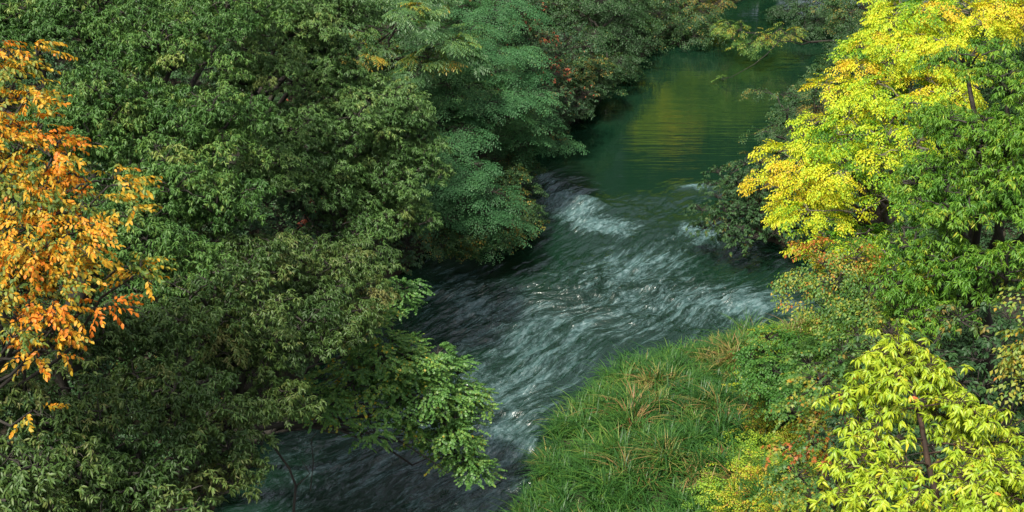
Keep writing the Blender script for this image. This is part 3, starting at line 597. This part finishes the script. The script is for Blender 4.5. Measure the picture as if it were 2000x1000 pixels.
ok = (dr > -.12+.25*(vnoise(x*2, y*2, 9)-.5)) & (dr < 9.5)
edge = x+(y-22)*-.35       # towards the weeds at the near right
nz = fbm(x*.5, y*.5, 12, 3)
weedy = (np.clip((x-2.9-(y-20)*.33)/1.6, 0, 1)*.9+.7*(nz-.5)) > .35
gk = ok & ~(weedy & (rng.random(n) < .6)) & (rng.random(n) < .7)
patch = fbm(x*.9+7, y*.9, 17, 3)
age = .28+.5*(nz-.5)+rng.normal(0, .1, n)+np.where((patch > .56) & (rng.random(n) < .12+.3*np.clip((x-1-(y-20)*.3)/3, 0, 1)), .5, 0)+np.where(rng.random(n) < .02, .5, 0)+np.where(weedy, .15, 0)
grass = link('reed_grass', blades('reed_grass', np.stack([x, y, z], -1)[gk], (rng.uniform(.3, .8, n)*(1-.35*np.clip(dr/8, 0, 1))*(.6+.8*vnoise(x*1.1, y*1.1, 77)))[gk], .0125, age[gk]), GRASS)
grass['kind'] = 'stuff'; grass['label'] = 'tall green reed grass with straw coloured tufts on the right bank'
def leafy(name, px_, py_, pz_, tm, mat, age, sc, label, lift=.25):
    n = len(px_); pos = np.stack([px_, py_, pz_+rng.uniform(.02, lift, n)], -1)
    o = link(name, bake(name, TM[tm], pos, rng.uniform(0, 6.28, n), rng.uniform(-.5, .35, n), rng.normal(0, .3, n), sc*rng.uniform(.7, 1.3, n), age, .15), mat)
    o['kind'] = 'stuff'; o['label'] = label; return o
wk = ok & weedy
k2 = np.where(wk)[0]; k2 = np.concatenate([k2]*3); wx_ = x[k2]+rng.normal(0, .15, len(k2)); wy_ = y[k2]+rng.normal(0, .15, len(k2)); wz_ = ground_z(wx_, wy_)
leafy('weeds', wx_, wy_, wz_, 'small', WEED, .42+1.1*(fbm(wx_*.8+3, wy_*.8, 41, 3)-.5)+rng.normal(0, .08, len(k2)), .7, 'yellow and rusty weeds on the near part of the right bank', .45)
# undergrowth on the wooded slopes
n = 60000
n = 95000; x = rng.uniform(-20, 22, n); y = rng.uniform(8, 70, n); l = xl(y)-x; r_ = x-xr(y); z = ground_z(x, y)
ok = ((l > .1) & (l < 13)) | ((r_ > .15) & (r_ < 12) & ~((y < 30) & (r_ < 6.5)))
leafy('undergrowth', x[ok], y[ok], z[ok], 'shrub', LM['dark'], (.45+.9*(fbm(x*.7, y*.7, 51, 3)-.5))[ok], 1.3, 'dark leafy undergrowth covering the wooded banks', .5)

# ------------------------------------------------------------------ woods beyond the bend, seen mirrored in the pool
def far_tree(x, y, h, label, tm='far', mat='far', r=3.0, age=.5, per=10):
    gz_ = float(ground_z(x, y)); lob = []
    for q in range(7):
        a = q*2.4; k = (q+.5)/7
        lob.append((np.array([x+math.cos(a)*r*.55*(1-.5*k), y+math.sin(a)*r*.55*(1-.5*k), gz_+h*(.22+.7*k)]), np.array([r*.62*(1.1-.5*k)]*2+[h*.17]), None))
    return tree('forest_tree', label, 'tree', None, tm, mat, base=(x, y), lobes=lob, clump_r=.9, per=per, age=age, trunk_r=.25, group='woods beyond the bend')
proto = None
spots = [(2, 71, 11), (5, 78, 11), (15.5, 78, 10.5), (19, 76, 10), (24, 80, 11), (-4, 66, 12), (-8, 58, 14), (-11, 50, 14), (0, 82, 13), (12, 86, 14), (22, 88, 14), (31, 79, 12), (18.8, 72.6, 10), (23.5, 73.5, 11), (27, 76, 12), (13.5, 81, 13), (17.5, 85, 13), (9, 83, 13), (24, 58, 14), (27, 66, 15), (20, 49, 13), (17, 40, 12), (33, 86, 20), (-7, 74, 18)]
for i, (x, y, h) in enumerate(spots):
    lab = 'dark tree of the woods behind the top edge of the view'
    if proto is None: proto = far_tree(0, 71, 15, lab); px0 = proto.location.copy(); kids = list(proto.children)
    if i == 0: o = proto
    else:
        o = proto.copy(); COL.objects.link(o)
        for c in kids: q = c.copy(); COL.objects.link(q); q.parent = o
    o.location = (x, y, float(ground_z(x, y))-.1); o.rotation_euler = (0, 0, i*1.7); s_ = h/15*(1.7 if y > 77 else 1.35 if y > 65 else 1.); o.scale = (s_, s_, s_)
far_tree(12.2, 74.0, 8, 'sunlit yellow-green tree beyond the bend, mirrored in the pool', 'far', 'lime', 4.2, .3, 30)
far_tree(9.0, 75.4, 9, 'paler straw yellow tree beyond the bend, mirrored in the pool', 'far', 'yellow', 3.6, .6, 30)

# ------------------------------------------------------------------ light
el, az = R(60), R(-143)         # azimuth from the view direction, clockwise: the sun stands high behind the left shoulder
to_sun = np.array([math.sin(az)*math.cos(el), math.cos(az)*math.cos(el), math.sin(el)])
wd = bpy.data.worlds.new('World'); SC.world = wd; wd.use_nodes = True; nt = wd.node_tree; bg = nt.nodes['Background']
sk = nt.nodes.new('ShaderNodeTexSky'); sk.sky_type = 'NISHITA'; sk.sun_disc = False; sk.sun_elevation = el; sk.sun_rotation = az; sk.dust_density = 4; sk.air_density = .8; sk.ozone_density = .3
hs = nt.nodes.new('ShaderNodeHueSaturation'); hs.inputs['Saturation'].default_value = .5      # thin high cloud: a paler sky
nt.links.new(sk.outputs[0], hs.inputs['Color']); nt.links.new(hs.outputs[0], bg.inputs['Color']); bg.inputs['Strength'].default_value = .115
sl = bpy.data.lights.new('sun', 'SUN'); sl.energy = 3.5; sl.angle = R(6.0); sl.color = (1, .94, .82)
so = bpy.data.objects.new('sun', sl); COL.objects.link(so); so.location = to_sun*60
from mathutils import Vector
so.rotation_euler = Vector([float(v) for v in to_sun]).to_track_quat('Z', 'Y').to_euler()
cam = bpy.data.cameras.new('camera'); co = bpy.data.objects.new('camera', cam); COL.objects.link(co)
co.location = (0, 0, CAMZ); co.rotation_euler = (math.pi/2-PITCH, 0, 0); cam.sensor_width = 36; cam.lens = F/2000*36; cam.clip_end = 3000; cam.clip_start = .1
SC.camera = co
SC.view_settings.view_transform = 'Standard'; SC.view_settings.look = 'None'; SC.view_settings.exposure = .82; SC.view_settings.gamma = 1
SC.render.resolution_x = 1024; SC.render.resolution_y = 512
cy = SC.cycles; cy.max_bounces = 6; cy.diffuse_bounces = 3; cy.glossy_bounces = 3; cy.transmission_bounces = 4; cy.transparent_max_bounces = 4; cy.caustics_reflective = False; cy.caustics_refractive = False
